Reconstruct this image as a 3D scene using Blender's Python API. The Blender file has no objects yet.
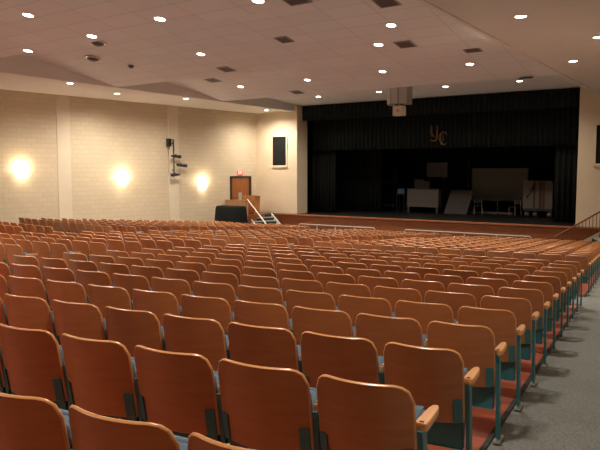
import bpy, bmesh, math, random
from mathutils import Vector, Matrix
random.seed(5)
C = bpy.context.scene.collection
PI = math.pi
ZE = 3.52                     # eye height above the front of the hall floor
DEL = 0.1223                  # the seat blocks beside the centre are turned by this towards the stage centre
XC = -12.6                    # centre line of the hall

# ------------------------------------------------------------------ materials
def mat(name, col, rough=0.6, spec=0.5, metal=0.0, emis=None, estr=0.0, noise=None, bump=None, rnd=0.0, coat=0.0):
    m = bpy.data.materials.new(name); m.use_nodes = True
    nt = m.node_tree; b = nt.nodes['Principled BSDF']
    b.inputs['Base Color'].default_value = (*col, 1); b.inputs['Roughness'].default_value = rough
    b.inputs['Specular IOR Level'].default_value = spec; b.inputs['Metallic'].default_value = metal
    b.inputs['Coat Weight'].default_value = coat; b.inputs['Coat Roughness'].default_value = 0.25
    if emis:
        b.inputs['Emission Color'].default_value = (*emis, 1); b.inputs['Emission Strength'].default_value = estr
    last = None
    if noise:                                      # (scale xyz, amount, detail)
        sc, amt, det = noise
        tc = nt.nodes.new('ShaderNodeTexCoord'); mp = nt.nodes.new('ShaderNodeMapping'); mp.inputs['Scale'].default_value = sc
        nz = nt.nodes.new('ShaderNodeTexNoise'); nz.inputs['Scale'].default_value = 1; nz.inputs['Detail'].default_value = det
        nt.links.new(tc.outputs['Object'], mp.inputs[0]); nt.links.new(mp.outputs[0], nz.inputs['Vector'])
        cr = nt.nodes.new('ShaderNodeValToRGB')
        cr.color_ramp.elements[0].position = .3; cr.color_ramp.elements[1].position = .7
        cr.color_ramp.elements[0].color = (*[c*(1-amt) for c in col], 1); cr.color_ramp.elements[1].color = (*[min(1, c*(1+amt)) for c in col], 1)
        nt.links.new(nz.outputs['Fac'], cr.inputs[0]); last = cr.outputs[0]
        if bump:
            bp = nt.nodes.new('ShaderNodeBump'); bp.inputs['Strength'].default_value = bump; bp.inputs['Distance'].default_value = .01
            nt.links.new(nz.outputs['Fac'], bp.inputs['Height']); nt.links.new(bp.outputs[0], b.inputs['Normal'])
    if rnd:                                        # each chair its own batch of veneer
        oi = nt.nodes.new('ShaderNodeObjectInfo'); hs = nt.nodes.new('ShaderNodeHueSaturation')
        mr = nt.nodes.new('ShaderNodeMapRange'); mr.inputs[3].default_value = 1-rnd; mr.inputs[4].default_value = 1+rnd
        nt.links.new(oi.outputs['Random'], mr.inputs[0]); nt.links.new(mr.outputs[0], hs.inputs['Value'])
        if last: nt.links.new(last, hs.inputs['Color'])
        else: hs.inputs['Color'].default_value = (*col, 1)
        last = hs.outputs[0]
    if last: nt.links.new(last, b.inputs['Base Color'])
    return m

def grid_mat(name, col, line, bw, bh, gap, axes, offset=0.5, rough=0.8, amt=0.04, bump=0.0, spec=.3):
    """blocks or ceiling panels; axes says which world axes run along the courses and up them"""
    m = bpy.data.materials.new(name); m.use_nodes = True
    nt = m.node_tree; b = nt.nodes['Principled BSDF']; b.inputs['Roughness'].default_value = rough; b.inputs['Specular IOR Level'].default_value = spec
    tc = nt.nodes.new('ShaderNodeTexCoord'); sp = nt.nodes.new('ShaderNodeSeparateXYZ'); cb = nt.nodes.new('ShaderNodeCombineXYZ')
    nt.links.new(tc.outputs['Object'], sp.inputs[0])
    nt.links.new(sp.outputs[axes[0]], cb.inputs[0]); nt.links.new(sp.outputs[axes[1]], cb.inputs[1])
    br = nt.nodes.new('ShaderNodeTexBrick'); br.offset = offset; br.inputs['Scale'].default_value = 1
    br.inputs['Brick Width'].default_value = bw; br.inputs['Row Height'].default_value = bh
    br.inputs['Mortar Size'].default_value = gap; br.inputs['Mortar Smooth'].default_value = .3
    br.inputs['Color1'].default_value = (*[c*(1-amt) for c in col], 1); br.inputs['Color2'].default_value = (*[c*(1+amt) for c in col], 1)
    br.inputs['Mortar'].default_value = (*line, 1)
    nt.links.new(cb.outputs[0], br.inputs['Vector']); nt.links.new(br.outputs['Color'], b.inputs['Base Color'])
    if bump:
        bp = nt.nodes.new('ShaderNodeBump'); bp.inputs['Strength'].default_value = bump; bp.inputs['Distance'].default_value = .006; bp.invert = True
        nt.links.new(br.outputs['Fac'], bp.inputs['Height']); nt.links.new(bp.outputs[0], b.inputs['Normal'])
    return m

M = {}
M['wood'] = mat('plywood_varnish', (.40, .145, .05), .38, .5, noise=((3, 3, 26), .10, 3), rnd=.10, coat=.15)
M['wood_edge'] = mat('plywood_edge', (.58, .26, .095), .30, .6, coat=.3)
M['wood_far'] = mat('plywood_varnish_far', (.40, .145, .05), .38, .5, noise=((2.1, 2.1, 2.1), .12, 1), coat=.15)
M['arm'] = mat('armrest_beech', (.62, .29, .10), .32, .5, noise=((40, 4, 20), .10, 2), coat=.3)
M['teal'] = mat('teal_enamel', (.032, .15, .17), .38, .5, noise=((9, 9, 9), .08, 2))
M['pad'] = mat('blue_grey_fabric', (.14, .195, .265), .9, .2, noise=((160, 160, 160), .2, 2))
M['steel'] = mat('dull_steel', (.42, .40, .36), .4, .5, .6)
M['carpet'] = mat('grey_carpet', (.185, .195, .185), .95, .1, noise=((55, 55, 55), .28, 4), bump=.3)
M['red'] = mat('red_painted_floor', (.36, .085, .045), .5, .4, noise=((3, 3, 3), .10, 3))
M['black_rubber'] = mat('black_rubber', (.02, .02, .02), .6)
M['block'] = grid_mat('painted_block', (.66, .555, .40), (.585, .485, .345), .406, .203, .012, (1, 2), .5, .75, .03, .25)
M['plaster'] = mat('tan_plaster', (.73, .635, .49), .8, .3, noise=((2, 2, 2), .03, 2))
M['plaster_front'] = mat('cream_plaster', (.72, .60, .44), .75, .3, noise=((1.5, 1.5, 1.5), .03, 2))
M['tile'] = grid_mat('ceiling_panel', (.77, .775, .775), (.635, .63, .62), 1.22, .61, .016, (0, 1), 0.0, .9, .025, .0)
M['drywall'] = mat('soffit_paint', (.75, .71, .67), .85, .2, noise=((1, 1, 1), .02, 2))
M['curtain'] = mat('black_velour', (.013, .016, .0145), .95, .15, noise=((30, 30, 4), .25, 2))
M['black'] = mat('stage_black', (.006, .006, .006), .8, .2)
M['stage_floor'] = mat('stage_floor_black', (.009, .008, .007), .5, .25, noise=((.6, 6, 1), .3, 2))
M['stage_wood'] = mat('stage_front_wood', (.24, .075, .028), .42, .4, noise=((2, 2, 20), .14, 3))
M['stage_nose'] = mat('stage_nosing_wood', (.34, .115, .045), .35, .5, noise=((14, 2, 20), .1, 3))
M['door_wood'] = mat('door_veneer', (.30, .105, .032), .4, .4, noise=((14, 14, 1.5), .16, 3))
M['lectern_wood'] = mat('lectern_oak', (.48, .19, .06), .4, .4, noise=((14, 14, 1.5), .14, 3))
M['half_wood'] = mat('half_wall_wood', (.38, .20, .10), .45, .4, noise=((12, 12, 1.5), .1, 3))
M['white_metal'] = mat('white_enamel', (.78, .74, .66), .4, .5)
M['rail'] = mat('pale_grey_enamel', (.46, .43, .38), .4, .5)  # one even grey for the pipe rails
M['grey_metal'] = mat('grey_enamel', (.32, .30, .28), .45, .5)
M['louver'] = mat('diffuser_grey', (.10, .085, .075), .5, .5)
M['dark_metal'] = mat('dark_enamel', (.018, .018, .018), .45, .5)
M['grille'] = mat('speaker_grille', (.012, .012, .012), .85, .2, noise=((220, 220, 220), .4, 1))
M['cluster'] = mat('cluster_grille', (.55, .53, .49), .7, .3, noise=((120, 120, 120), .12, 1))
M['cream'] = mat('cream_plastic', (.66, .58, .44), .5, .4)
M['stripe'] = mat('grey_grille', (.48, .44, .38), .7, .3)
M['gold'] = mat('gold_felt', (.10, .06, .028), .8, .2)
M['orange'] = mat('orange_badge', (.60, .28, .10), .6)
M['tread'] = mat('grey_tread', (.30, .30, .27), .8, .2, noise=((40, 40, 40), .15, 2))
M['tread_dark'] = mat('dark_riser', (.045, .045, .04), .7, .2)
M['glass_dark'] = mat('wired_glass', (.42, .38, .33), .25, .5)
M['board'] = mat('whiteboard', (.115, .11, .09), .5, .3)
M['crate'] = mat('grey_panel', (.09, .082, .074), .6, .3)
M['crate2'] = mat('brown_panel', (.045, .035, .03), .6, .3)
M['brownstripe'] = mat('brown_stripe', (.075, .035, .025), .6, .3)
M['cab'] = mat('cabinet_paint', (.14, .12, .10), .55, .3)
M['blue'] = mat('blue_plastic', (.02, .07, .22), .4, .5)
M['chrome'] = mat('chrome', (.7, .7, .7), .2, .5, 1.0)
M['exit'] = mat('exit_face', (.5, .03, .03), .5, emis=(1.0, .12, .12), estr=.32)
M['exit_letter'] = mat('exit_letter', (.9, .5, .5), .5, emis=(1.0, .6, .5), estr=.55)
M['lens'] = mat('lamp_lens', (1, 1, 1), .4, emis=(1.0, .90, .72), estr=9.0)
M['bowl'] = mat('sconce_glass', (1, .95, .85), .4, emis=(1.0, .87, .62), estr=3.5)
M['hotbulb'] = mat('lamp_glass', (1, .95, .85), .4, emis=(1.0, .88, .64), estr=20.0)

# ------------------------------------------------------------------ mesh helpers
def new_obj(name, bm, mats, parent=None, smooth=False, loc=None):
    me = bpy.data.meshes.new(name)
    bmesh.ops.recalc_face_normals(bm, faces=bm.faces)
    if smooth:
        for f in bm.faces: f.smooth = True
    bm.to_mesh(me); bm.free()
    for m in (mats if isinstance(mats, (list, tuple)) else [mats]): me.materials.append(m)
    o = bpy.data.objects.new(name, me); C.objects.link(o)
    if parent: o.parent = parent
    if loc: o.location = loc
    return o

def tag(o, label, cat, group=None):
    o['label'] = label; o['category'] = cat
    if group: o['group'] = group
    return o

def thing(name, label, cat, loc=(0, 0, 0), rz=0.0, group=None):
    o = bpy.data.objects.new(name, None); C.objects.link(o); o.empty_display_size = .1
    o.location = loc; o.rotation_euler = (0, 0, rz)
    return tag(o, label, cat, group)

def struct(o, label=None):
    o['kind'] = 'structure'
    if label: o['label'] = label
    return o

def box(bm, x0, x1, y0, y1, z0, z1, mi=0, bev=0.0):
    vs = [bm.verts.new((x, y, z)) for z in (z0, z1) for x, y in ((x0, y0), (x1, y0), (x1, y1), (x0, y1))]
    fs = [bm.faces.new([vs[i] for i in q]) for q in ((3, 2, 1, 0), (4, 5, 6, 7), (0, 1, 5, 4), (1, 2, 6, 5), (2, 3, 7, 6), (3, 0, 4, 7))]
    for f in fs: f.material_index = mi
    if bev:
        es = list({e for f in fs for e in f.edges})
        r = bmesh.ops.bevel(bm, geom=es, offset=bev, segments=2, profile=.5, affect='EDGES')
        for f in r['faces']: f.material_index = mi
    return vs

def hexa(bm, pts, mi=0):
    """eight corners: bottom four, then top four"""
    vs = [bm.verts.new(p) for p in pts]
    for q in ((3, 2, 1, 0), (4, 5, 6, 7), (0, 1, 5, 4), (1, 2, 6, 5), (2, 3, 7, 6), (3, 0, 4, 7)):
        bm.faces.new([vs[i] for i in q]).material_index = mi

def tube(bm, pts, r, n=8, mi=0, cap=True):
    pts = [Vector(p) for p in pts]; rings = []
    for i, p in enumerate(pts):
        d = (pts[min(i+1, len(pts)-1)] - pts[max(i-1, 0)]).normalized()
        a = Vector((0, 0, 1)) if abs(d.z) < .9 else Vector((1, 0, 0))
        u = d.cross(a).normalized(); v = d.cross(u)
        rr = r[i] if isinstance(r, (list, tuple)) else r
        rings.append([bm.verts.new(p + u*math.cos(2*PI*k/n)*rr + v*math.sin(2*PI*k/n)*rr) for k in range(n)])
    for a, b in zip(rings, rings[1:]):
        for k in range(n):
            bm.faces.new((a[k], a[(k+1) % n], b[(k+1) % n], b[k])).material_index = mi
    if cap:
        bm.faces.new(rings[0][::-1]).material_index = mi; bm.faces.new(rings[-1]).material_index = mi

def lathe(bm, prof, n=20, a0=0.0, a1=2*PI, mi=0, M4=None):
    """prof: (radius, z) pairs"""
    full = abs(a1-a0-2*PI) < 1e-6; k = n if full else n+1; rings = []
    for r, z in prof:
        if r < 1e-6: rings.append([bm.verts.new((0, 0, z))]*k)
        else: rings.append([bm.verts.new((r*math.cos(a0+(a1-a0)*i/n), r*math.sin(a0+(a1-a0)*i/n), z)) for i in range(k)])
    for A, B in zip(rings, rings[1:]):
        for i in range(n):
            q = [A[i], A[(i+1) % k], B[(i+1) % k], B[i]]
            q2 = []
            for v in q:
                if v not in q2: q2.append(v)
            if len(q2) > 2:
                try: bm.faces.new(q2).material_index = mi
                except ValueError: pass

def prism(bm, poly, y0, y1, mi=0):
    """polygon in x,z extruded along y"""
    a = [bm.verts.new((x, y0, z)) for x, z in poly]; b = [bm.verts.new((x, y1, z)) for x, z in poly]
    bm.faces.new(a).material_index = mi; bm.faces.new(b[::-1]).material_index = mi
    for i in range(len(poly)):
        j = (i+1) % len(poly); bm.faces.new((a[i], b[i], b[j], a[j])).material_index = mi

# ------------------------------------------------------------------ the hall floor
def along(x, y):
    d = abs(x - XC)
    return math.cos(DEL)*y + math.sin(DEL)*(-XC - max(d, 2.45))
def floor_z(x, y):
    return ZE - (1.756 + .071*(min(along(x, y), 27.7) - 2.5953))

WALL_C = Vector((-22.695, 29.0, 0)); SPL = math.radians(6.38)
def wall_x(y): return WALL_C.x - (29.0 - y)*math.tan(SPL)          # left wall
def rwall_x(y): return -2.9 + (29.0 - y)*.115                       # right wall
YB = -3.2                                                           # rear wall

bm = bmesh.new(); nx, ny = 60, 66; rows = []
for j in range(ny+1):
    y = YB + (30.0-YB)*j/ny; x0, x1 = wall_x(y)-.3, rwall_x(y)+.3
    rows.append([bm.verts.new((x0+(x1-x0)*i/nx, y, floor_z(x0+(x1-x0)*i/nx, y))) for i in range(nx+1)])
for a, b in zip(rows, rows[1:]):
    for i in range(nx): bm.faces.new((a[i], a[i+1], b[i+1], b[i]))
struct(new_obj('floor', bm, M['carpet']))

# ------------------------------------------------------------------ the seat blocks
PITCH = .9; CW = .5396
def to_room(x, y):
    c, s = math.cos(DEL), math.sin(DEL)
    return c*x - s*y, s*x + c*y
chairs = []                          # (block, row, column, x, y, rz, narrow, left-most)
def add_side(n, block, r):
    out = []
    for c in range(1, 14):
        if c == 1: cx, w = -1.036, 1
        else: cx, w = -1.2405 - (c-1)*CW + .2185, 0
        if n == -1: cx -= .03
        x, y = to_room(cx, 2.5953 + n*PITCH - (.03 if n == -1 else 0))
        xl, _ = to_room(cx-.29, 2.5953 + n*PITCH)
        if block.endswith('front') and xl < -9.3: break
        if y > 26.45: continue
        out.append([block, r, c, x, y, DEL, w, 0])
    if out: out[-1][7] = 1
    return out
for n in range(-2, 12): chairs += add_side(n, 'near', n+3)
for k in range(15): chairs += add_side(13.55+k, 'front', k+1)
mirr = []
for b, r, c, x, y, rz, w, e in chairs:
    if y > 24.5 and 2*XC - .5 - x < -19.8: continue
    mirr.append(['wall ' + b, r, c, 2*XC - .5 - x, y, -rz, w, int(c == 1)])
for k in range(-2, 6):
    for c in range(8): chairs.append(['centre near', k+3, c+1, -10.52 - c*CW, 7.4+k*PITCH, 0, 0, c == 7])
for k in range(15):
    for c in range(9 - k % 2): chairs.append(['centre front', k+1, c+1, -10.33 - (c + .5*(k % 2))*CW, 13.65+k*PITCH, 0, 0, c == 8 - k % 2])
chairs += mirr

# red painted strips under each block with a black edge
def slab(pts, nm):
    bm = bmesh.new()
    t = [bm.verts.new((x, y, floor_z(x, y)+.008)) for x, y in pts]; b = [bm.verts.new((x, y, floor_z(x, y)-.05)) for x, y in pts]
    bm.faces.new(t); bm.faces.new(b[::-1])
    for i in range(len(pts)):
        j = (i+1) % len(pts); bm.faces.new((t[i], b[i], b[j], t[j]))
    o = struct(new_obj(nm, bm, M['red']), 'red painted floor under a block of chairs')
    bm = bmesh.new()
    for i in range(len(pts)):
        j = (i+1) % len(pts); a = Vector((*pts[i], 0)); c = Vector((*pts[j], 0))
        d = (c-a).normalized(); nrm = Vector((-d.y, d.x, 0))*.018
        q = [a-nrm-d*.018, c-nrm+d*.018, c+nrm+d*.018, a+nrm-d*.018]
        hexa(bm, [(p.x, p.y, floor_z(p.x, p.y)-.03) for p in q] + [(p.x, p.y, floor_z(p.x, p.y)+.016) for p in q])
    struct(new_obj('edge_strip', bm, M['black_rubber'], o))
def R2(x, y): return to_room(x, y)
def MR(p): return (2*XC-.5-p[0], p[1])
near = [R2(-.845, .2), R2(-.845, 13.0), R2(-7.85, 13.0), R2(-7.85, .2)]
slab(near, 'floor_near_block'); slab([MR(p) for p in near][::-1], 'floor_wall_block')
front = [R2(-.845, 14.6), R2(-.845, 27.0), R2(-6.15, 27.4), R2(-7.75, 14.6)]
slab(front, 'floor_front_block'); slab([MR(p) for p in front][::-1], 'floor_front_wall_block')
slab([(-10.15, 5.4), (-10.15, 12.4), (-14.7, 12.4), (-14.7, 5.4)], 'floor_centre_near_block')
slab([(-9.98, 13.45), (-9.98, 26.7), (-15.05, 26.7), (-15.05, 13.45)], 'floor_centre_block')

# ------------------------------------------------------------------ the chair
HT, ZB, SAG, REC = .832, .40, .066, .075
def yback(x, z, W): return REC*(HT-z)/(HT-ZB) + SAG*((2*x/W)**2 - .72)
def shell(bm, W, top, bot, r, y_off, t, nu=15, nv=5, edge_mi=1, ring=3):
    """curved sheet with rounded upper corners and a rounded edge all round"""
    hw = W/2
    xs = []
    for i in range(nu):
        s = -1 + 2*i/(nu-1); xs.append(hw*math.sin(s*PI/2)*.55 + hw*s*.45)
    def ztop(x):
        a = abs(x) - (hw-r)
        return top if a <= 0 else top - r + math.sqrt(max(0, r*r-a*a))
    def P(x, z, d): return Vector((x, yback(x, z, W) + y_off + d, z))
    grids = []
    for d in (0, t):
        grids.append([[bm.verts.new(P(x, bot+(ztop(x)-bot)*j/nv, d)) for x in xs] for j in range(nv+1)])
    for gi, g in enumerate(grids):
        for j in range(nv):
            for i in range(nu-1):
                q = (g[j][i], g[j][i+1], g[j+1][i+1], g[j+1][i])
                bm.faces.new(q if gi == 0 else q[::-1])
    loop = lambda g: [g[0][i] for i in range(nu)] + [g[j][-1] for j in range(1, nv+1)] + [g[nv][i] for i in range(nu-2, -1, -1)] + [g[j][0] for j in range(nv-1, 0, -1)]
    A, B = loop(grids[0]), loop(grids[1]); n = len(A)
    ctr = Vector((0, 0, (top+bot)/2))
    rings = [A]
    for k in range(1, ring):
        f = k/ring; out = []
        for i in range(n):
            p = A[i].co.lerp(B[i].co, f)
            tn = (A[(i+1) % n].co - A[i-1].co); nr = Vector((tn.z, 0, -tn.x)).normalized()
            if nr.dot(p-ctr) < 0: nr = -nr
            out.append(bm.verts.new(p + nr*math.sin(PI*f)*t*.42))
        rings.append(out)
    rings.append(B)
    for a, b in zip(rings, rings[1:]):
        for i in range(n):
            f = bm.faces.new((a[i], b[i], b[(i+1) % n], a[(i+1) % n])); f.material_index = edge_mi
    for f in bm.faces: f.smooth = True
    bm.edges.ensure_lookup_table()
    for L in (A, B):
        for i in range(n):
            e = bm.edges.get((L[i], L[(i+1) % n]))
            if e: e.smooth = False

def arm_mesh(bm, x, lo=False, k=1.0):
    # paddle, a little wider at its rear end, rounded, resting on the standard
    pts = [(.075, .022), (.086, .029), (.12, .030), (.20, .028), (.28, .024), (.315, .016), (.325, .006)]
    if lo: pts = [(.05, .03), (.33, .024)]
    pts = [(y, w*k) for y, w in pts]
    ring = [(x+w, y) for y, w in pts] + [(x-w, y) for y, w in reversed(pts)]
    lv = [(.625, .92), (.634, 1), (.652, 1), (.660, .86)]
    if lo: lv = [(.628, 1), (.658, 1)]
    L = []
    for z, s in lv:
        L.append([bm.verts.new((x+(px-x)*s, .19+(py-.19)*(.985 if s < 1 else 1), z)) for px, py in ring])
    n = len(ring)
    for a, b in zip(L, L[1:]):
        for i in range(n): bm.faces.new((a[i], a[(i+1) % n], b[(i+1) % n], b[i]))
    bm.faces.new(L[0][::-1]); bm.faces.new(L[-1])

def std_mesh(bm, x, lo=False):
    s = .012
    # leaning post, arm bracket on top
    hexa(bm, [(x-s, .135, .012), (x+s, .135, .012), (x+s, .205, .012), (x-s, .205, .012),
              (x-s, .075, .60), (x+s, .075, .60), (x+s, .135, .60), (x-s, .135, .60)])
    if not lo:
        hexa(bm, [(x-s, .07, .592), (x+s, .07, .592), (x+s, .22, .602), (x-s, .22, .602),
                  (x-s, .06, .6255), (x+s, .06, .6255), (x+s, .29, .6255), (x-s, .29, .6255)])

def foot_mesh(bm, x):
    hexa(bm, [(x-.026, .09, .0), (x+.026, .09, .0), (x+.026, .27, -.012), (x-.026, .27, -.012),
              (x-.022, .095, .014), (x+.022, .095, .014), (x+.022, .265, .002), (x-.022, .265, .002)])
    for y, z in ((.108, .012), (.245, .002)):
        tube(bm, [(x, y, z-.004), (x, y, z+.012)], .009, 6)

PROTO = {}
def proto(narrow, end):
    W = .455 if narrow else .495
    key = (narrow, end)
    ms = {}
    def keep(nm, bm, mats, smooth=False):
        me = bpy.data.meshes.new(nm); bmesh.ops.recalc_face_normals(bm, faces=bm.faces)
        if smooth:
            for f in bm.faces: f.smooth = True
        bm.to_mesh(me); bm.free()
        for m in mats: me.materials.append(m)
        ms.setdefault(nm, []).append(me)
    bm = bmesh.new(); shell(bm, W, HT, ZB, .075, 0, .019); keep('backrest', bm, [M['wood'], M['wood_edge']])
    bm = bmesh.new(); shell(bm, W-.03, HT-.085, ZB+.02, .05, .020, .034, nu=11, nv=4, edge_mi=0); keep('back_pad', bm, [M['pad']])
    bm = bmesh.new()                                                    # tip-up seat, folded
    c, s = math.cos(1.25), math.sin(1.25); hw = (W-.03)/2
    A = Vector((0, .165, .37)); u = Vector((0, c, s)); v = Vector((0, s, -c))
    q = [A, A+v*.075, A+u*.31+v*.075, A+u*.31]
    hexa(bm, [(-hw, p.y, p.z) for p in q] + [(hw, p.y, p.z) for p in q])
    bmesh.ops.bevel(bm, geom=list(bm.edges), offset=.018, segments=3, affect='EDGES'); keep('seat', bm, [M['pad']], True)
    bm = bmesh.new()                                                    # steel pan below the backrest, with a sunk field
    h = W/2-.004; z0, z1 = .235, .392
    vs = box(bm, -h, h, .092, .150, z0, z1)
    f = min(bm.faces, key=lambda f: f.calc_center_median().y)
    r = bmesh.ops.inset_region(bm, faces=[f], thickness=.022, depth=0)
    bmesh.ops.translate(bm, verts=list(f.verts), vec=(0, .012, 0)); keep('seat_pan', bm, [M['teal']])
    for sx in (-1, 1):                                                  # steel strap up each side of the back
        bm = bmesh.new(); xi, xo = sx*(W/2-.046), sx*(W/2-.003)
        lo, hi = .40, .54
        q = []
        for z in (lo, hi):
            for x, d in ((xi, -.010), (xo, -.010), (xo, -.0015), (xi, -.0015)): q.append((x, yback(x, z, W)+d, z))
        hexa(bm, q); bmesh.ops.recalc_face_normals(bm, faces=bm.faces); keep('bracket', bm, [M['teal']])
    xs = [W/2+.0223] + ([-W/2-.0223] if end else [])
    for x in xs:
        bm = bmesh.new(); std_mesh(bm, x); keep('standard', bm, [M['teal']])
        bm = bmesh.new(); foot_mesh(bm, x); keep('foot_plate', bm, [M['steel']])
        bm = bmesh.new(); arm_mesh(bm, x, False, 1.0 if (narrow and x > 0 and not end) or x < 0 else .45); keep('armrest', bm, [M['arm']])
        bm = bmesh.new(); box(bm, x-.010, x+.010, .086, .100, .652, .6625); keep('bolt', bm, [M['dark_metal']])
    return ms

def ordw(n):
    u = ['', 'first', 'second', 'third', 'fourth', 'fifth', 'sixth', 'seventh', 'eighth', 'ninth', 'tenth', 'eleventh', 'twelfth', 'thirteenth', 'fourteenth', 'fifteenth', 'sixteenth']
    return u[n]
def chair_label(b, r, c, e):
    if b in ('near', 'centre near'): r -= 1                 # rows counted from the first one the photograph shows
    row = {13: 'penultimate row', 14: 'last row'}[r] if b == 'wall near' else ordw(r) + ' row'
    if c == 1 and b == 'near': return 'end chair by the carpet with teal standard, %s of the near block' % row
    if c == 1 and b == 'front': return 'aisle-end plywood chair, %s of the front block by the carpet' % row
    blk = {'near': 'near block', 'front': 'front block', 'centre near': 'near centre block', 'centre front': 'front centre block', 'wall near': 'near wall block', 'wall front': 'front wall block'}[b]
    if c == 1: return 'brown plywood chair at the aisle end, %s of the %s' % (row, blk)
    who = 'carpet aisle' if b in ('near', 'front') else ('aisle end' if 'centre' in b else 'block wall')
    return 'brown plywood chair %s from the %s, %s of the %s' % (ordw(c), who, row, blk)
GRP = {'near': 'chairs of the near block', 'front': 'chairs of the front block', 'centre near': 'chairs of the near centre block', 'centre front': 'chairs of the front centre block', 'wall near': 'chairs of the near wall block', 'wall front': 'chairs of the front wall block'}

SHOWN = '''centre front:1=1,2,3,4,5,6,7,8,9 2=1,2,3,4,5 3=1,2,3 4=1,2 5=1 6=1 7=1 8=1 9=1 10=1 11=1 12=1 13=1 14=1;centre near:2=1,2 3=1,2,3,4 4=1,2,3,4,5,6,7 5=1,2,3,4,5,6,7,8 6=1,2,3,4,5,6,7,8 7=1,2,3,4,5,6,7,8 8=1,2,3,4,5,6,7,8;front:1=1,2,3,4,5,6,7,8,9,10,11,12 2=1,2,3,4,5,6,7,8,9,10,11,12 3=1,2,3,4,5,6,7,8,9,10,11,12 4=1,2,3,4,5,6,7,8 5=1,2,3,4,5 6=1 7=1;near:2=1,2,3 3=1,2,3,4,5 4=1,2,3,4,5,6,7,8 5=1,2,3,4,5,6,7,8,9,10 6=1,2,3,4,5,6,7,8,9,10,11,12 7=1,2,3,4,5,6,7,8,9,10,11,12,13 8=1,2,3,4,5,6,7,8,9,10,11,12,13 9=1,2,3,4,5,6,7,8,9,10,11,12,13 10=1,2,3,4,5,6,7,8,9,10,11,12,13 11=1,2,3,4,5,6,7,8,9,10,11,12,13 12=1,2,3,4,5,6,7,8,9,10,11,12,13 13=1,2,3,4,5,6,7,8,9,10,11,12,13 14=1,2,3,4,5,6,7,8,9,10,11,12,13;wall front:1=1,2,3,4,5,6,7,8,9,10,11,12 2=10,11,12 3=10,11,12 4=11 5=10,11 6=10 7=10 8=10 10=10;wall near:13=10,11,12,13 14=10,11,12,13'''
SINGLE = {'%s|%s|%s' % (p.split(':')[0], q.split('=')[0], c) for p in SHOWN.split(';') for q in p.split(':')[1].split() for c in q.split('=')[1].split(',')}
first = {}
def child(name, me, parent):
    o = bpy.data.objects.new(name, me); C.objects.link(o); o.parent = parent; return o
def copy_tree(o, parent=None):
    c = o.copy(); C.objects.link(c)
    if parent: c.parent = parent
    for ch in list(o.children): copy_tree(ch, c)
    return c
def make_chair(b, r, c, x, y, rz, narrow, end):
    key = (narrow, bool(end))
    if key not in first:
        t = bpy.data.objects.new('auditorium_chair', None); C.objects.link(t); t.empty_display_size = .1
        ms = proto(*key)
        child('backrest', ms['backrest'][0], t); child('back_pad', ms['back_pad'][0], t)['label'] = 'blue-grey upholstered pad'
        child('seat', ms['seat'][0], t)['label'] = 'blue-grey folded seat'
        child('seat_pan', ms['seat_pan'][0], t)['label'] = 'teal steel panel'
        for m in ms['bracket']: child('bracket', m, t)
        for i, m in enumerate(ms['standard']):
            s = child('standard', m, t); child('foot_plate', ms['foot_plate'][i], s)
            a = child('armrest', ms['armrest'][i], t); child('bolt', ms['bolt'][i], a)
        first[key] = t
    else: t = copy_tree(first[key])
    t.location = (x, y, floor_z(x, y)+.008); t.rotation_euler = (0, 0, rz)
    tag(t, chair_label(b, r, c, end), 'chair', GRP[b])
    return t

# in the frame or not
FP = 650.08; YAW = .5973; PIT = .0828
def pix(x, y, z):
    z -= ZE; c, s = math.cos(YAW), math.sin(YAW)
    fx = c*x + s*y; fy = -s*x + c*y
    c, s = math.cos(PIT), math.sin(PIT)
    d = c*fy - s*z; u = s*fy + c*z
    return (300+FP*fx/d, 225-FP*u/d, d) if d > .1 else (9e9, 9e9, d)
def in_frame(x, y):
    z = floor_z(x, y)
    ok = False
    for dx in (-.34, 0, .34):
        for h in (.84, .4, 0):
            px, py, d = pix(x+dx, y, z+h)
            if -14 < px < 606 and -4 < py < 460: ok = True
    return ok
view = [q for q in chairs if in_frame(q[3], q[4])]
def keyof(q): return '%s|%d|%d' % (q[0], q[1], q[2])
singles = [q for q in view if q[0] == 'near' or keyof(q) in SINGLE]
left = [q for q in view if q not in singles]
for q in singles: make_chair(*q)

if left:                                   # the farther chairs, together
    bm = bmesh.new()
    for b, r, c, x, y, rz, narrow, end in left:
        W = .455 if narrow else .495
        n0 = len(bm.verts)
        t = bmesh.new()
        shell(t, W, HT, ZB, .075, 0, .019, nu=7, nv=2, edge_mi=1, ring=2)
        k0 = len(t.faces)
        shell(t, W-.03, HT-.085, ZB+.02, .05, .020, .034, nu=5, nv=1, edge_mi=0, ring=1)
        t.faces.ensure_lookup_table()
        for f in t.faces[k0:]: f.material_index = 2
        k0 = len(t.faces)
        for xx in [W/2+.0223] + ([-W/2-.0223] if end else []):
            std_mesh(t, xx, True)
            t.faces.ensure_lookup_table()
            for f in t.faces[k0:]: f.material_index = 3
            k0 = len(t.faces); arm_mesh(t, xx, True, .45)
            t.faces.ensure_lookup_table()
            for f in t.faces[k0:]: f.material_index = 4
            k0 = len(t.faces)
        box(t, -W/2+.02, W/2-.02, .095, .30, .24, .39); box(t, -W/2+.02, W/2-.02, .20, .29, .39, .66)
        t.faces.ensure_lookup_table()
        for f in t.faces[k0:k0+6]: f.material_index = 3
        for f in t.faces[k0+6:]: f.material_index = 2
        t.transform(Matrix.Translation((x, y, floor_z(x, y)+.008)) @ Matrix.Rotation(rz, 4, 'Z'))
        me = bpy.data.meshes.new('tmp'); t.to_mesh(me); t.free(); bm.from_mesh(me); bpy.data.meshes.remove(me)
    me = bpy.data.meshes.new('far_auditorium_chairs'); bm.to_mesh(me); bm.free()
    for m in ('wood_far', 'wood_edge', 'pad', 'teal', 'arm'): me.materials.append(M[m])
    o = bpy.data.objects.new('far_auditorium_chairs', me); C.objects.link(o)
    o['kind'] = 'stuff'; tag(o, 'distant rows of brown plywood chairs towards the stage and block wall', 'chairs')

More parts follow.
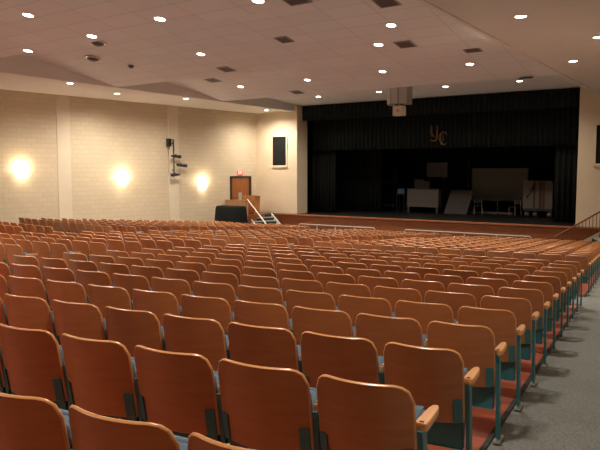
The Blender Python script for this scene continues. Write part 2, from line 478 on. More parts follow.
# ------------------------------------------------------------------ walls
ZC = ZE + 3.2
def wall_quad(nm, a, b, z0, z1, m, thick=.25, side=1):
    """a wall whose own x runs... own y along it, z up; face at own x = 0"""
    a = Vector((*a, 0)); b = Vector((*b, 0)); L = (b-a).length; d = (b-a).normalized()
    bm = bmesh.new(); box(bm, min(0, side*thick), max(0, side*thick), 0, L, z0, z1)
    o = new_obj(nm, bm, m); o.location = a; o.rotation_euler = (0, 0, math.atan2(d.y, d.x)-PI/2)
    return struct(o)
yl0 = YB
wl = wall_quad('wall_left', (wall_x(yl0), yl0), (WALL_C.x, 29.0), -.2, ZC+1.2, M['block'], .25, -1)
wall_quad('wall_right', (rwall_x(yl0), yl0), (rwall_x(29.0), 29.0), -.2, ZC+1.2, M['block'], .25, 1)
bm = bmesh.new(); box(bm, wall_x(YB)-.3, rwall_x(YB)+.3, YB-.25, YB, 0, ZC+1.4); struct(new_obj('wall_rear', bm, M['plaster']))
XL, XR = -19.92, -5.74
bm = bmesh.new(); box(bm, -23.4, XL, 29.0, 30.0, 0, ZC+.6); struct(new_obj('wall_front_left', bm, M['plaster_front']))
bm = bmesh.new(); box(bm, XR, -2.4, 29.0, 30.0, 0, ZC+.6); struct(new_obj('wall_front_right', bm, M['plaster_front']))

wdir = Vector((math.sin(SPL), math.cos(SPL), 0)); wnor = Vector((math.cos(SPL), -math.sin(SPL), 0))
def on_wall(s, off=0.0, z=0.0):           # s metres from the front corner, towards the back
    p = WALL_C - wdir*s + wnor*off; return Vector((p.x, p.y, z))
for i, s in enumerate((5.85, 11.7, 17.55, 23.4)):
    bm = bmesh.new(); box(bm, -.02, .035, -.30, .30, 0, ZC+.05)
    o = new_obj('trim_%d' % (i+1), bm, M['plaster']); o.location = on_wall(s); o.rotation_euler = (0, 0, -SPL)
    struct(o, 'smooth painted pilaster on the block wall')

# ------------------------------------------------------------------ ceiling
PROF = [(-3.5, 3.55), (-1.8, 3.22), (.4, 3.9), (4.6, 3.22), (6.6, 3.9), (10.8, 3.22), (12.7, 3.95), (17.0, 3.22), (18.5, 3.86), (23.2, 3.22), (24.9, 3.78), (30.3, 3.47)]
def ceil_z(x, y):
    if x < -20.1 or x > -5.15: return ZC
    for (a, za), (b, zb) in zip(PROF, PROF[1:]):
        if a <= y <= b: return ZE + za + (zb-za)*(y-a)/(b-a)
    return ZE + PROF[-1][1]
bm = bmesh.new()
L = [bm.verts.new((-20.1, y, ZE+z)) for y, z in PROF]; Rr = [bm.verts.new((-5.15, y, ZE+z)) for y, z in PROF]
for i in range(len(PROF)-1): bm.faces.new((L[i], L[i+1], Rr[i+1], Rr[i]))
o = new_obj('ceiling', bm, M['tile']); struct(o)
for nm, xs, xo in (('trim_soffit_left', -20.1, lambda y: wall_x(y)-.1), ('trim_soffit_right', -5.15, lambda y: rwall_x(y)+.1)):
    bm = bmesh.new()
    P = [(y, z) for y, z in PROF if y < 29.0] + [(29.02, 3.535)]
    a = [bm.verts.new((xs, y, ZC)) for y, z in P]; b = [bm.verts.new((xo(y), y, ZC)) for y, z in P]; t = [bm.verts.new((xs, y, ZE+z)) for y, z in P]
    for i in range(len(P)-1):
        bm.faces.new((a[i], a[i+1], b[i+1], b[i])); bm.faces.new((a[i], a[i+1], t[i+1], t[i]))
    struct(new_obj(nm, bm, M['drywall']), 'smooth lowered soffit along the side of the ceiling')

bm = bmesh.new(); box(bm, -5.19, -5.09, YB, 28.99, ZC-.03, ZC-.001); struct(new_obj('trim_soffit_shade_line', bm, M['drywall']), 'added bead drawing a shade line along the soffit edge over the aisle')  # thin bead added so the soffit edge shows a shade line
# ------------------------------------------------------------------ lamps in the ceiling
def ceil_frame(x, y):
    e = .05; n = Vector((-(ceil_z(x+e, y)-ceil_z(x-e, y))/(2*e) if -20 < x < -5 else 0, -(ceil_z(x, y+e)-ceil_z(x, y-e))/(2*e) if -20.1 < x < -4.9 else 0, 1)).normalized()
    return n.to_track_quat('Z', 'Y')
WARM = (1.0, .90, .755)
def downlight(x, y, label, grp, power, cone=142):
    t = thing('recessed_downlight', label, 'ceiling light', (x, y, ceil_z(x, y)), 0, grp)
    t.rotation_mode = 'QUATERNION'; t.rotation_quaternion = ceil_frame(x, y)
    if 'm' not in DL:
        bm = bmesh.new(); lathe(bm, [(.115, -.004), (.115, -.014), (.14, -.012), (.15, 0.0)], 24); a = new_obj('trim_ring', bm, M['white_metal'], t, True)
        bm = bmesh.new(); lathe(bm, [(.116, -.006), (.09, -.012), (0, -.015)], 24); b = new_obj('lens', bm, M['lens'], t, True); b['label'] = 'glowing lens'
        DL['m'] = (a.data, b.data)
    else:
        child('trim_ring', DL['m'][0], t); child('lens', DL['m'][1], t)['label'] = 'glowing lens'
    l = bpy.data.lights.new('downlight_lamp', 'SPOT'); l.energy = power; l.color = WARM; l.spot_size = math.radians(cone); l.spot_blend = .9; l.shadow_soft_size = .22
    o = bpy.data.objects.new('downlight_lamp', l); C.objects.link(o); o.location = (x, y, ceil_z(x, y)-.06); o.visible_camera = True
DL = {}
PW = 210
g1 = 'recessed downlights across the panel ceiling'
LROWS = [('row by the stage', [(-17.44, 27.25), (-14.1, 27.2), (-10.85, 27.15), (-7.7, 27.2)]),
         ('second row off the stage', [(-17.4, 21.2), (-14.05, 21.15), (-10.75, 21.0), (-7.6, 21.1)]),
         ('third row off the stage', [(-13.86, 15.0), (-8.29, 15.95), (-5.3, 15.95), (-7.36, 14.82)]),
         ('row overhead', [(-16.14, 10.66), (-13.25, 10.49), (-10.67, 10.26), (-7.96, 10.26), (-13.53, 8.97)])]
for nm, pts in LROWS:
    for i, (x, y) in enumerate(pts):
        downlight(x, y, 'lit panel-ceiling downlight, %s from the sconce wall, %s' % (ordw(i+1), nm), g1, PW)
g2 = 'recessed downlights in the soffit over the sconce wall'
for i, (x, y) in enumerate([(-20.9, 27.6), (-20.56, 21.26), (-21.61, 18.3), (-20.5, 15.2)]):
    downlight(x, y, 'small lit downlight in the smooth soffit above the sconces, %s from the stage' % ordw(i+1), g2, PW*1.5, 165)
g3 = 'recessed downlights in the soffit over the carpet aisle'
for i, (x, y) in enumerate([(-4.27, 20.45), (-3.03, 17.16), (-3.97, 13.98)]):
    downlight(x, y, 'lit downlight in the smooth soffit above the carpet aisle, %s from the stage' % ordw(i+1), g3, PW*.8)
# the same lamps go on over the part of the hall behind the camera
for i, (x, y) in enumerate([(-17.4, 4.2), (-14.1, 4.2), (-10.8, 4.2), (-7.6, 4.2), (-14.1, -1.2), (-7.6, -1.2), (-3.4, 8.0), (-1.9, 2.4), (-21.6, 8.0)]):
    downlight(x, y, 'round lit downlight over the rear of the hall, %s of those behind the viewer' % ordw(i+1), 'recessed downlights over the rear of the hall', PW)

# ------------------------------------------------------------------ ceiling diffusers and small fittings
def diffuser(x, y, s, label):
    t = thing('ceiling_diffuser', label, 'air vent', (x, y, ceil_z(x, y)), 0, 'air diffusers in the ceiling')
    t.rotation_mode = 'QUATERNION'; t.rotation_quaternion = ceil_frame(x, y)
    bm = bmesh.new(); h = s/2
    for k in range(4):
        c = [(-h, -h), (h, -h), (h, h), (-h, h)]; a, b = c[k], c[(k+1) % 4]; f = .84
        hexa(bm, [(a[0], a[1], -.022), (b[0], b[1], -.022), (b[0]*f, b[1]*f, -.022), (a[0]*f, a[1]*f, -.022), (a[0], a[1], -.002), (b[0], b[1], -.002), (b[0]*f, b[1]*f, -.002), (a[0]*f, a[1]*f, -.002)])
    new_obj('vent_frame', bm, M['grey_metal'], t)
    bm = bmesh.new(); h *= .84
    for k in range(6):
        yy = -h + (k+.5)*2*h/6
        hexa(bm, [(-h, yy-.04, -.02), (h, yy-.04, -.02), (h, yy-.03, -.02), (-h, yy-.03, -.02), (-h, yy+.02, -.003), (h, yy+.02, -.003), (h, yy+.03, -.003), (-h, yy+.03, -.003)])
    new_obj('vent_slats', bm, M['louver'], t)
for x, y, s, lb in [(-6.85, 13.53, .52, 'dark louvred air diffuser overhead, nearest the carpet aisle'), (-7.6, 16.14, .48, 'dark louvred diffuser between two downlights, over the aisle side chairs'),
                    (-7.03, 19.67, .52, 'dark louvred diffuser up the slope before the speaker cluster'), (-6.34, 23.25, .46, 'dark louvred diffuser in the last ceiling bay by the stage corner'),
                    (-14.1, 16.45, .48, 'dark louvred diffuser between downlights over the centre chairs'), (-17.87, 20.03, .52, 'dark louvred diffuser closest to the zigzag soffit edge'),
                    (-15.58, 22.69, .48, 'dark louvred diffuser before the last fold, on the sconce side'), (-10.58, 14.79, .42, 'small dark ceiling vent alone in mid ceiling'), (-7.23, 10.45, .5, 'dark louvred diffuser directly overhead at the picture top')]:
    diffuser(x, y, s, lb)
for i, (x, y, lb) in enumerate([(-16.28, 13.1, 'bright-rimmed adjustable ceiling spotlight just below a lit downlight'), (-17.8, 14.11, 'bright-rimmed adjustable ceiling spotlight nearer the soffit edge')]):
    t = thing('ceiling_spotlight', lb, 'ceiling light', (x, y, ceil_z(x, y)), 0, 'adjustable spotlights in the ceiling')
    t.rotation_mode = 'QUATERNION'; t.rotation_quaternion = ceil_frame(x, y)
    bm = bmesh.new(); lathe(bm, [(.20, -.002), (.25, -.03), (.25, -.045), (.20, -.05)], 20); new_obj('trim_ring', bm, M['chrome'], t, True)
    bm = bmesh.new(); lathe(bm, [(.205, -.04), (.12, -.11), (0, -.13)], 20); new_obj('lamp_eyeball', bm, M['louver'], t, True)
bm = bmesh.new(); lathe(bm, [(0, -.09), (.05, -.085), (.08, -.05), (.10, -.02), (.10, 0)], 14)
o = new_obj('smoke_detector', bm, M['louver'], None, True); o.location = (-17.18, 15.17, ceil_z(-17.18, 15.17)); tag(o, 'small dark round detector on the ceiling panels before the soffit', 'smoke detector')

# ------------------------------------------------------------------ wall sconces
for i, (s, z, lb) in enumerate([(13.59, .0, 'glowing wall sconce farthest from the stage, near the picture edge'), (8.83, -.37, 'glowing wall sconce between the two pilasters'), (4.01, -.66, 'glowing wall sconce nearest the red exit sign')]):
    p = on_wall(s, .0, ZE+z)
    t = thing('wall_sconce', lb, 'wall light', p, -SPL, 'glowing sconces on the block wall')
    bm = bmesh.new(); lathe(bm, [(.27, -.06), (.262, -.12), (.235, -.18), (.19, -.24), (.12, -.28), (.02, -.30)], 18, -PI/2, PI/2); new_obj('lamp_bowl', bm, M['bowl'], t, True)
    bm = bmesh.new(); lathe(bm, [(.272, -.065), (.30, -.06), (.30, -.035), (.272, -.03), (.262, -.05), (.272, -.065)], 18, -PI/2, PI/2); new_obj('rim', bm, M['white_metal'], t)
    bm = bmesh.new(); box(bm, 0, .03, -.10, .10, -.22, .08); new_obj('back_plate', bm, M['white_metal'], t)
    bm = bmesh.new(); lathe(bm, [(.0, -.12), (.06, -.09), (.085, -.02), (.075, .07), (.0, .11)], 14); b = new_obj('bulb', bm, M['hotbulb'], t, True); b.location = (.13, 0, .03)
    for dx, dz, e in ((.17, .14, 8), (.34, -.26, 1.5)):
        l = bpy.data.lights.new('sconce_lamp', 'POINT'); l.energy = e; l.color = (1.0, .78, .48); l.shadow_soft_size = .06
        o = bpy.data.objects.new('sconce_lamp', l); C.objects.link(o); o.location = p + wnor*dx + Vector((0, 0, dz))

# ------------------------------------------------------------------ door and exit sign on the block wall
DZ0 = ZE-2.33; DZ1 = ZE-.30
p = on_wall(1.27, 0, 0)
t = bpy.data.objects.new('door_1', None); C.objects.link(t); t.location = p; t.rotation_euler = (0, 0, -SPL); t['kind'] = 'structure'; t['label'] = 'brown wooden door under the exit sign'
bm = bmesh.new(); box(bm, .0, .05, -.70, .62, DZ0, DZ1-.05); struct(new_obj('door_leaf', bm, M['door_wood'], t))
bm = bmesh.new(); box(bm, -.01, .09, -.77, -.70, DZ0, DZ1+.02); box(bm, -.01, .09, .62, .78, DZ0, DZ1+.02); box(bm, -.01, .09, -.77, .78, DZ1-.05, DZ1+.02); struct(new_obj('door_frame', bm, M['dark_metal'], t))
bm = bmesh.new(); box(bm, .05, .062, -.20, .05, DZ0+.62, DZ0+1.16, 0, .004); struct(new_obj('door_panel', bm, M['glass_dark'], t))
bm = bmesh.new(); tube(bm, [(.05, -.55, DZ0+1.0), (.10, -.55, DZ0+1.0), (.10, -.42, DZ0+1.0)], .014); struct(new_obj('door_handle', bm, M['steel'], t))

STROKES = {'E': [((0, 0), (0, 1)), ((0, 1), (.6, 1)), ((0, .5), (.5, .5)), ((0, 0), (.6, 0))], 'X': [((0, 0), (.65, 1)), ((0, 1), (.65, 0))], 'I': [((.1, 0), (.1, 1))], 'T': [((.3, 0), (.3, 1)), ((0, 1), (.6, 1))]}
t = thing('exit_sign', 'lit red EXIT sign above the brown door on the block wall', 'exit sign', on_wall(1.30, 0, ZE-.10), -SPL)
bm = bmesh.new(); box(bm, 0, .07, -.21, .19, -.09, .13, 0, .01); new_obj('sign_box', bm, M['exit'], t)
bm = bmesh.new(); yy = -.165
for ch in 'EXIT':
    for (x0, z0), (x1, z1) in STROKES[ch]:
        a = Vector((.075, yy+x0*.10, -.045+z0*.13)); b = Vector((.075, yy+x1*.10, -.045+z1*.13)); d = (b-a).normalized()*.008; nn = Vector((0, -d.z, d.y))
        q = [a-d-nn, b+d-nn, b+d+nn, a-d+nn]
        hexa(bm, [(.068, v.y, v.z) for v in q] + [(.076, v.y, v.z) for v in q])
    yy += .045 if ch == 'I' else .088
new_obj('lettering', bm, M['exit_letter'], t)

# ------------------------------------------------------------------ stage lighting pole on the second pilaster
t = thing('stage_light_pole', 'black vertical pole of stage spotlights fixed to the pilaster', 'stage lights', on_wall(5.97, .035, ZE), -SPL)
bm = bmesh.new(); tube(bm, [(.16, 0, -.30), (.16, 0, 1.50)], .026, 8)
for z in (1.35, .05, .6): tube(bm, [(-.0, 0, z), (.16, 0, z)], .02, 6)
tube(bm, [(.16, -.16, 1.52), (.16, .02, 1.52)], .028, 8)
new_obj('pole', bm, M['dark_metal'], t)
for z, y0, y1, tip in ((.73, -.22, .32, 1), (.29, .10, .68, 1), (-.20, -.26, .24, -1)):
    bm = bmesh.new(); xx = .28
    r = [.05, .058, .068, .068, .08, .08]
    tube(bm, [(xx, y0+(y1-y0)*k/5, z-.03*tip*k/5) for k in range(6)], r if tip > 0 else r[::-1], 12)
    s = new_obj('spotlight', bm, M['dark_metal'], t)
    bm = bmesh.new(); m = (y0+y1)/2; tube(bm, [(.16, min(m, .12), z+.04), (xx, m, z+.11), (xx, m, z+.05)], .016, 6); new_obj('yoke', bm, M['dark_metal'], s)
bm = bmesh.new(); tube(bm, [(.14, -.14, 1.4), (.06, -.24, 1.0), (.06, -.22, .4), (.06, -.24, -.05), (.12, -.14, -.22)], .008, 6); new_obj('cable', bm, M['dark_metal'], t)
t = thing('wall_speaker', 'small black speaker box hung beside the top of the light pole', 'speaker', on_wall(6.24, .035, ZE+1.40), -SPL)
bm = bmesh.new(); box(bm, .03, .21, -.09, .09, -.20, .18, 0, .012); new_obj('cabinet', bm, M['dark_metal'], t)
bm = bmesh.new(); box(bm, .21, .218, -.075, .075, -.18, .16); new_obj('speaker_grille', bm, M['grille'], t)
bm = bmesh.new(); box(bm, -.01, .03, -.05, .05, -.1, .1); new_obj('mount', bm, M['dark_metal'], t)

# ------------------------------------------------------------------ loudspeaker grilles in the front wall
for x0, x1, lb in ((-21.52, -20.62, 'black framed loudspeaker grille on the cream wall beside the stage stairs'), (-5.04, -4.14, 'black framed loudspeaker grille on the cream wall by the picture edge')):
    t = thing('wall_loudspeaker', lb, 'speaker', ((x0+x1)/2, 29.0, ZE+.25), 0, 'loudspeaker panels beside the stage'); h = (x1-x0)/2
    bm = bmesh.new(); box(bm, -h, h, -.03, .0, .06, 1.62); new_obj('speaker_grille', bm, M['grille'], t)
    bm = bmesh.new(); box(bm, -h-.07, -h, -.06, 0, .0, 1.69); box(bm, h, h+.07, -.06, 0, 0, 1.69); box(bm, -h, h, -.06, 0, 1.62, 1.69); box(bm, -h-.09, h+.09, -.065, 0, -.05, .06); new_obj('panel_frame', bm, M['plaster_front'], t)

# ------------------------------------------------------------------ stage
SZ = ZE-2.31
bm = bmesh.new(); box(bm, -27, 1, 28.75, 40, SZ-.08, SZ)
struct(new_obj('floor_stage', bm, M['stage_floor']))
bm = bmesh.new(); box(bm, -21.2, -3.0, 28.62, 28.745, SZ-.07, SZ+.012, 0, .01); struct(new_obj('trim_stage_nosing', bm, M['stage_nose']), 'brown wooden nosing along the stage edge')
bm = bmesh.new(); box(bm, -22.6, -2.9, 28.70, 28.98, -.1, SZ-.082); struct(new_obj('wall_stage_front', bm, M['stage_wood']), 'brown wooden stage front')
bm = bmesh.new()
box(bm, -27, 1, 40, 40.2, SZ-.1, ZE+9); box(bm, -27.2, -27, 30, 40.2, SZ-.1, ZE+9); box(bm, 1, 1.2, 30, 40.2, SZ-.1, ZE+9); box(bm, -27.2, 1.2, 30, 40.2, ZE+9, ZE+9.2)
box(bm, -27.2, 1.2, 30.35, 30.4, ZE+3.42, ZE+9)
struct(new_obj('wall_stage_house', bm, M['black']))

def curtain(nm, x0, x1, y, z0, z1, label, cat, amp=.055, wl=.24, seed=0, grp=None):
    rnd = random.Random(seed); bm = bmesh.new(); n = max(12, int((x1-x0)/wl*7)); ph = 0; cols = []
    for i in range(n+1):
        x = x0+(x1-x0)*i/n; ph += 2*PI/7*(.8+.4*rnd.random())
        yy = y + amp*math.sin(ph) + .25*amp*math.sin(2.3*ph+seed)
        cols.append([bm.verts.new((x, y+(yy-y)*k, z)) for z, k in ((z0, 1.1), (z0+(z1-z0)*.5, 1.0), (z1, .75))])
    for a, b in zip(cols, cols[1:]):
        for k in range(2): bm.faces.new((a[k], b[k], b[k+1], a[k+1]))
    o = new_obj(nm, bm, M['curtain'], None, True)
    md = o.modifiers.new('cloth', 'SOLIDIFY'); md.thickness = .006
    return tag(o, label, cat, grp)
g = 'black stage curtains'
curtain('stage_valance', -19.86, -5.80, 29.42, ZE+2.69, ZE+3.49, 'short black pleated valance across the top of the stage opening', 'curtain', amp=.045, seed=1, grp=g)
curtain('stage_valance', -20.0, -5.6, 30.62, ZE+1.13, ZE+3.4, 'tall black pleated valance carrying the gold letters', 'curtain', seed=2, grp=g)
curtain('stage_curtain', -20.3, -18.68, 31.0, SZ, ZE+3.2, 'black pleated leg curtain at the stairs side of the stage', 'curtain', amp=.07, seed=3, grp=g)
curtain('stage_curtain', -7.1, -5.4, 31.0, SZ, ZE+3.2, 'black pleated leg curtain at the handrail side of the stage', 'curtain', amp=.07, seed=4, grp=g)
curtain('stage_curtain', -20.6, -17.0, 33.2, SZ, ZE+4, 'black curtain deeper in, behind the stairs side leg curtain', 'curtain', amp=.08, seed=5, grp=g)
curtain('stage_curtain', -7.6, -4.6, 35.0, SZ, ZE+4, 'black curtain deeper in, behind the striped cabinet', 'curtain', amp=.08, seed=6, grp=g)
curtain('stage_backdrop_curtain', -24.0, -3.0, 38.6, SZ, ZE+5, 'black curtain across the very back of the stage', 'curtain', amp=.09, wl=.4, seed=7, grp=g)

# gold blackletter initials sewn to the tall valance
def ribbon(bm, pts, y):
    pts = [(Vector((p[0], 0, p[1])), p[2]) for p in pts]
    prev = None
    for i, (p, w) in enumerate(pts):
        d = (pts[min(i+1, len(pts)-1)][0]-pts[max(i-1, 0)][0]).normalized(); n = Vector((-d.z, 0, d.x))*w
        r = [bm.verts.new((p+n*s).xyz + Vector((0, y+k, 0))) for s, k in ((1, 0), (-1, 0), (-1, .015), (1, .015))]
        if prev:
            for k in range(4): bm.faces.new((prev[k], prev[(k+1) % 4], r[(k+1) % 4], r[k]))
        else: bm.faces.new(r)
        prev = r
    bm.faces.new(prev[::-1])
t = thing('gold_emblem', 'gold blackletter YC emblem sewn on the black valance', 'emblem', (-12.98, 30.50, ZE+1.45))
bm = bmesh.new()
ribbon(bm, [(.02, .80, .02), (.10, .72, .055), (.09, .45, .06), (.16, .30, .055), (.28, .24, .03)], 0)
ribbon(bm, [(.34, .82, .015), (.42, .74, .05), (.40, .45, .05), (.41, .22, .05), (.34, .06, .04), (.20, .02, .03), (.04, .10, .012)], 0)
new_obj('letter_y', bm, M['gold'], t)
bm = bmesh.new()
ribbon(bm, [(.93, .30, .012), (.86, .42, .05), (.72, .46, .03), (.58, .36, .05), (.56, .10, .06), (.64, -.10, .05), (.78, -.16, .035), (.92, -.06, .012)], -.02)
ribbon(bm, [(.72, .36, .015), (.74, .10, .03), (.71, -.04, .012)], -.02)
new_obj('letter_c', bm, M['gold'], t)

# ------------------------------------------------------------------ things stored on the stage
t = thing('whiteboard', 'pale wide board standing on rollers at the back of the stage', 'board', (-11.15, 36.0, SZ))
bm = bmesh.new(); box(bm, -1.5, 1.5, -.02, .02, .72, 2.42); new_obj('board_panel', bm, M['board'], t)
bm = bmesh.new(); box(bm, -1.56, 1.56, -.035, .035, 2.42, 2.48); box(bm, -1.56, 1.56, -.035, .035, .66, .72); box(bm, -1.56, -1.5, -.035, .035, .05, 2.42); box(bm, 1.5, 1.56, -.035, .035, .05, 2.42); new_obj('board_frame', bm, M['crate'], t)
for s in (-1, 1):
    bm = bmesh.new(); box(bm, s*1.53-.04, s*1.53+.04, -.35, .35, 0, .08); new_obj('leg', bm, M['crate'], t)
bm = bmesh.new(); box(bm, -1.25, 1.25, -.36, .36, 0, .10, 0, .01)
o = new_obj('low_riser', bm, M['cab'], None); o.location = (-11.3, 35.2, SZ); tag(o, 'low pale platform on the stage before the wide board', 'platform')
t = thing('folding_table', 'dark pedestal table standing before the pale wide board', 'table', (-10.7, 34.4, SZ))
bm = bmesh.new(); lathe(bm, [(0, .74), (.42, .74), (.43, .76), (.42, .78), (0, .78)], 20); new_obj('table_top', bm, M['crate2'], t)
bm = bmesh.new(); tube(bm, [(0, 0, .04), (0, 0, .74)], .04); new_obj('pedestal', bm, M['dark_metal'], t)
bm = bmesh.new(); lathe(bm, [(.30, 0), (.28, .03), (.05, .06), (0, .06)], 16); new_obj('table_foot', bm, M['dark_metal'], t)
for x, lb in ((-11.7, 'dark stacking chair on the stage, stairs side of the pedestal table'), (-9.75, 'dark stacking chair on the stage, cabinet side of the pedestal table')):
    t = thing('stacking_chair', lb, 'chair', (x, 34.2, SZ), .4 if x < -11 else -.5, 'stacking chairs on the stage')
    bm = bmesh.new(); box(bm, -.22, .22, -.22, .22, .43, .46, 0, .008); new_obj('seat', bm, M['black_rubber'], t)
    bm = bmesh.new(); box(bm, -.21, .21, .20, .225, .58, .86, 0, .008); new_obj('backrest', bm, M['black_rubber'], t)
    for sx in (-1, 1):
        bm = bmesh.new(); tube(bm, [(sx*.21, -.20, 0), (sx*.20, -.18, .43)], .012, 6); new_obj('leg', bm, M['steel'], t)
        bm = bmesh.new(); tube(bm, [(sx*.21, .26, 0), (sx*.20, .19, .43), (sx*.20, .215, .86)], .012, 6); new_obj('leg', bm, M['steel'], t)
t = thing('storage_cabinet', 'pale striped cabinet on castors at the side of the stage', 'cabinet', (-8.5, 34.0, SZ))
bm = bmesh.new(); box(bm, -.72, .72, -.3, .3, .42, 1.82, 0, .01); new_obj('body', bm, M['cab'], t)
for x, w in ((-.16, .05), (.14, .07), (.30, .05)):
    bm = bmesh.new(); box(bm, x-w, x+w, -.312, -.302, .44, 1.80); new_obj('door_stripe', bm, M['brownstripe'], t)
bm = bmesh.new(); box(bm, -.70, .70, -.28, .28, .30, .415); new_obj('base', bm, M['dark_metal'], t)
for x in (-.55, .55, -.15):
    bm = bmesh.new(); tube(bm, [(x-.10, 0, .15), (x+.10, 0, .15)], .15, 14); new_obj('wheel', bm, M['cab'], t)
bm = bmesh.new(); tube(bm, [(-.40, -.36, .98), (-.46, -.36, 1.05), (-.36, -.35, 1.12)], .045, 8); tube(bm, [(-.38, -.35, 1.08), (-.20, -.345, 1.42), (-.10, -.335, 1.75)], [.03, .06, .04], 8)
o = new_obj('hanging_strap', bm, M['black_rubber'], None); o.location = (-8.55, 33.95, SZ); tag(o, 'black strap hanging down the front of the striped cabinet', 'strap')
t = thing('upright_piano', 'grey-fronted upright piano with clutter on top, on the stage', 'piano', (-14.6, 33.6, SZ))
bm = bmesh.new(); box(bm, -.92, .92, -.10, .35, .32, 1.30, 0, .01); new_obj('case', bm, M['crate'], t)
bm = bmesh.new(); box(bm, -.94, .94, -.13, .37, 1.30, 1.34, 0, .006); new_obj('lid', bm, M['crate2'], t)
for s in (-1, 1):
    bm = bmesh.new(); box(bm, s*.84-.06, s*.84+.06, -.10, .35, 0, .32); new_obj('leg', bm, M['dark_metal'], t)
bm = bmesh.new(); box(bm, -.45, .45, -.12, .12, 0, .42, 0, .02); box(bm, -.50, .10, -.1, .1, .42, .52)
o = new_obj('equipment_case', bm, M['crate2'], None); o.location = (-14.7, 33.75, SZ+1.34); tag(o, 'dark equipment case on top of the grey piano', 'case')
bm = bmesh.new(); box(bm, -.22, .22, -.12, .12, 0, .26, 0, .02)
o = new_obj('blue_bin', bm, M['blue'], None); o.location = (-16.05, 33.9, SZ+1.06); tag(o, 'bright blue plastic bin at the stairs side of the piano', 'bin')
t = thing('side_stool', 'dark narrow stand carrying the blue bin', 'stand', (-16.05, 33.9, SZ))
bm = bmesh.new(); box(bm, -.26, .26, -.2, .2, 1.0, 1.055, 0, .006); new_obj('stand_top', bm, M['crate2'], t)
for sx in (-1, 1):
    for sy in (-1, 1):
        bm = bmesh.new(); tube(bm, [(sx*.22, sy*.16, 0), (sx*.22, sy*.16, 1.0)], .016, 6); new_obj('leg', bm, M['dark_metal'], t)
t = thing('leaning_panel', 'brown board leaning back on a frame beside the grey piano', 'panel', (-12.72, 34.0, SZ))
bm = bmesh.new(); hexa(bm, [(-.72, -.30, .0), (.55, -.30, .0), (.55, -.26, .0), (-.72, -.26, .0), (-.48, .12, 1.28), (.80, .12, 1.28), (.80, .16, 1.28), (-.48, .16, 1.28)]); new_obj('board_panel', bm, M['crate2'], t)
bm = bmesh.new(); tube(bm, [(-.3, .14, 1.2), (-.4, .6, 0)], .02, 6); tube(bm, [(.55, .14, 1.2), (.45, .6, 0)], .02, 6); new_obj('strut', bm, M['dark_metal'], t)
t = thing('easel_board', 'dim pale rectangle on a tall stand behind the piano', 'board', (-14.6, 35.5, SZ))
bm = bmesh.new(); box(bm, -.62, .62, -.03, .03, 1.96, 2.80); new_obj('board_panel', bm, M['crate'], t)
bm = bmesh.new(); tube(bm, [(-.4, .05, 0), (-.4, .05, 2.7)], .025, 6); tube(bm, [(.4, .05, 0), (.4, .05, 2.7)], .025, 6); new_obj('stand_pole', bm, M['dark_metal'], t)
t = thing('shelf_tower', 'tall dark shelf rack just visible in the stage gloom', 'rack', (-17.3, 34.6, SZ))
bm = bmesh.new()
for sx in (-.5, .5):
    for sy in (-.2, .2): tube(bm, [(sx, sy, 0), (sx, sy, 2.4)], .02, 6)
new_obj('rack_frame', bm, M['dark_metal'], t)
for z in (.3, .95, 1.6, 2.25):
    bm = bmesh.new(); box(bm, -.52, .52, -.22, .22, z, z+.03); new_obj('shelf', bm, M['crate'], t)
t = thing('bulb_string', 'vertical string of small bright clips beside the pale board', 'cord', (-12.85, 35.8, SZ))
bm = bmesh.new(); tube(bm, [(0, 0, 0), (0, 0, 3.2)], .012, 6); new_obj('cord', bm, M['dark_metal'], t)
for z in (.95, 1.5, 2.0, 2.55, 2.9):
    bm = bmesh.new(); lathe(bm, [(0, -.05), (.04, -.02), (.045, .02), (0, .05)], 10); o = new_obj('clip', bm, M['chrome'], t, True); o.location = (.0, -.04, z)

# ------------------------------------------------------------------ hanging speaker cluster and the pale box under it
cy = 25.2; cx = -12.15; ct = ceil_z(cx, cy)
t = thing('speaker_cluster', 'grey three-faced loudspeaker cluster hung from the ceiling', 'speaker', (cx, cy, ZE+2.78))
pl = [(-.50, .30), (-.46, -.10), (-.17, -.36), (.17, -.36), (.46, -.10), (.50, .30)]
bm = bmesh.new(); a = [bm.verts.new((x, y, 0)) for x, y in pl]; b = [bm.verts.new((x*1.02, y*1.02, .76)) for x, y in pl]
bm.faces.new(a[::-1]); bm.faces.new(b)
for i in range(6): bm.faces.new((a[i], a[(i+1) % 6], b[(i+1) % 6], b[i]))
new_obj('cabinet', bm, M['grey_metal'], t)
for i in (1, 2, 3):
    (x0, y0), (x1, y1) = pl[i], pl[i+1]; d = Vector((x1-x0, y1-y0, 0)); n = Vector((d.y, -d.x, 0)).normalized(); L = d.length; d.normalize()
    bm = bmesh.new(); P0 = Vector((x0, y0, 0))+d*.03; P1 = Vector((x1, y1, 0))-d*.03
    q = [P0+n*.004, P1+n*.004, P1+n*.022, P0+n*.022]
    hexa(bm, [(v.x, v.y, .03) for v in q] + [(v.x*1.018, v.y*1.018, .73) for v in q]); new_obj('speaker_grille', bm, M['cluster'], t)
bm = bmesh.new(); box(bm, -.30, .30, -.2, .2, .76, ct-(ZE+2.78)-.03); box(bm, -.55, .55, -.3, .3, ct-(ZE+2.78)-.03, ct-(ZE+2.78)+.01); new_obj('mount', bm, M['dark_metal'], t)
t = thing('hanging_monitor', 'small cream box with an orange mark slung beneath the grey cluster', 'speaker', (-12.02, 25.05, ZE+2.30))
bm = bmesh.new(); box(bm, -.23, .23, -.16, .16, 0, .41, 0, .015); new_obj('cabinet', bm, M['cream'], t)
bm = bmesh.new(); lathe(bm, [(0, .012), (.06, .012), (.065, 0)], 14); o = new_obj('orange_mark', bm, M['orange'], t); o.location = (.0, -.16, .2); o.rotation_euler = (PI/2, 0, 0)
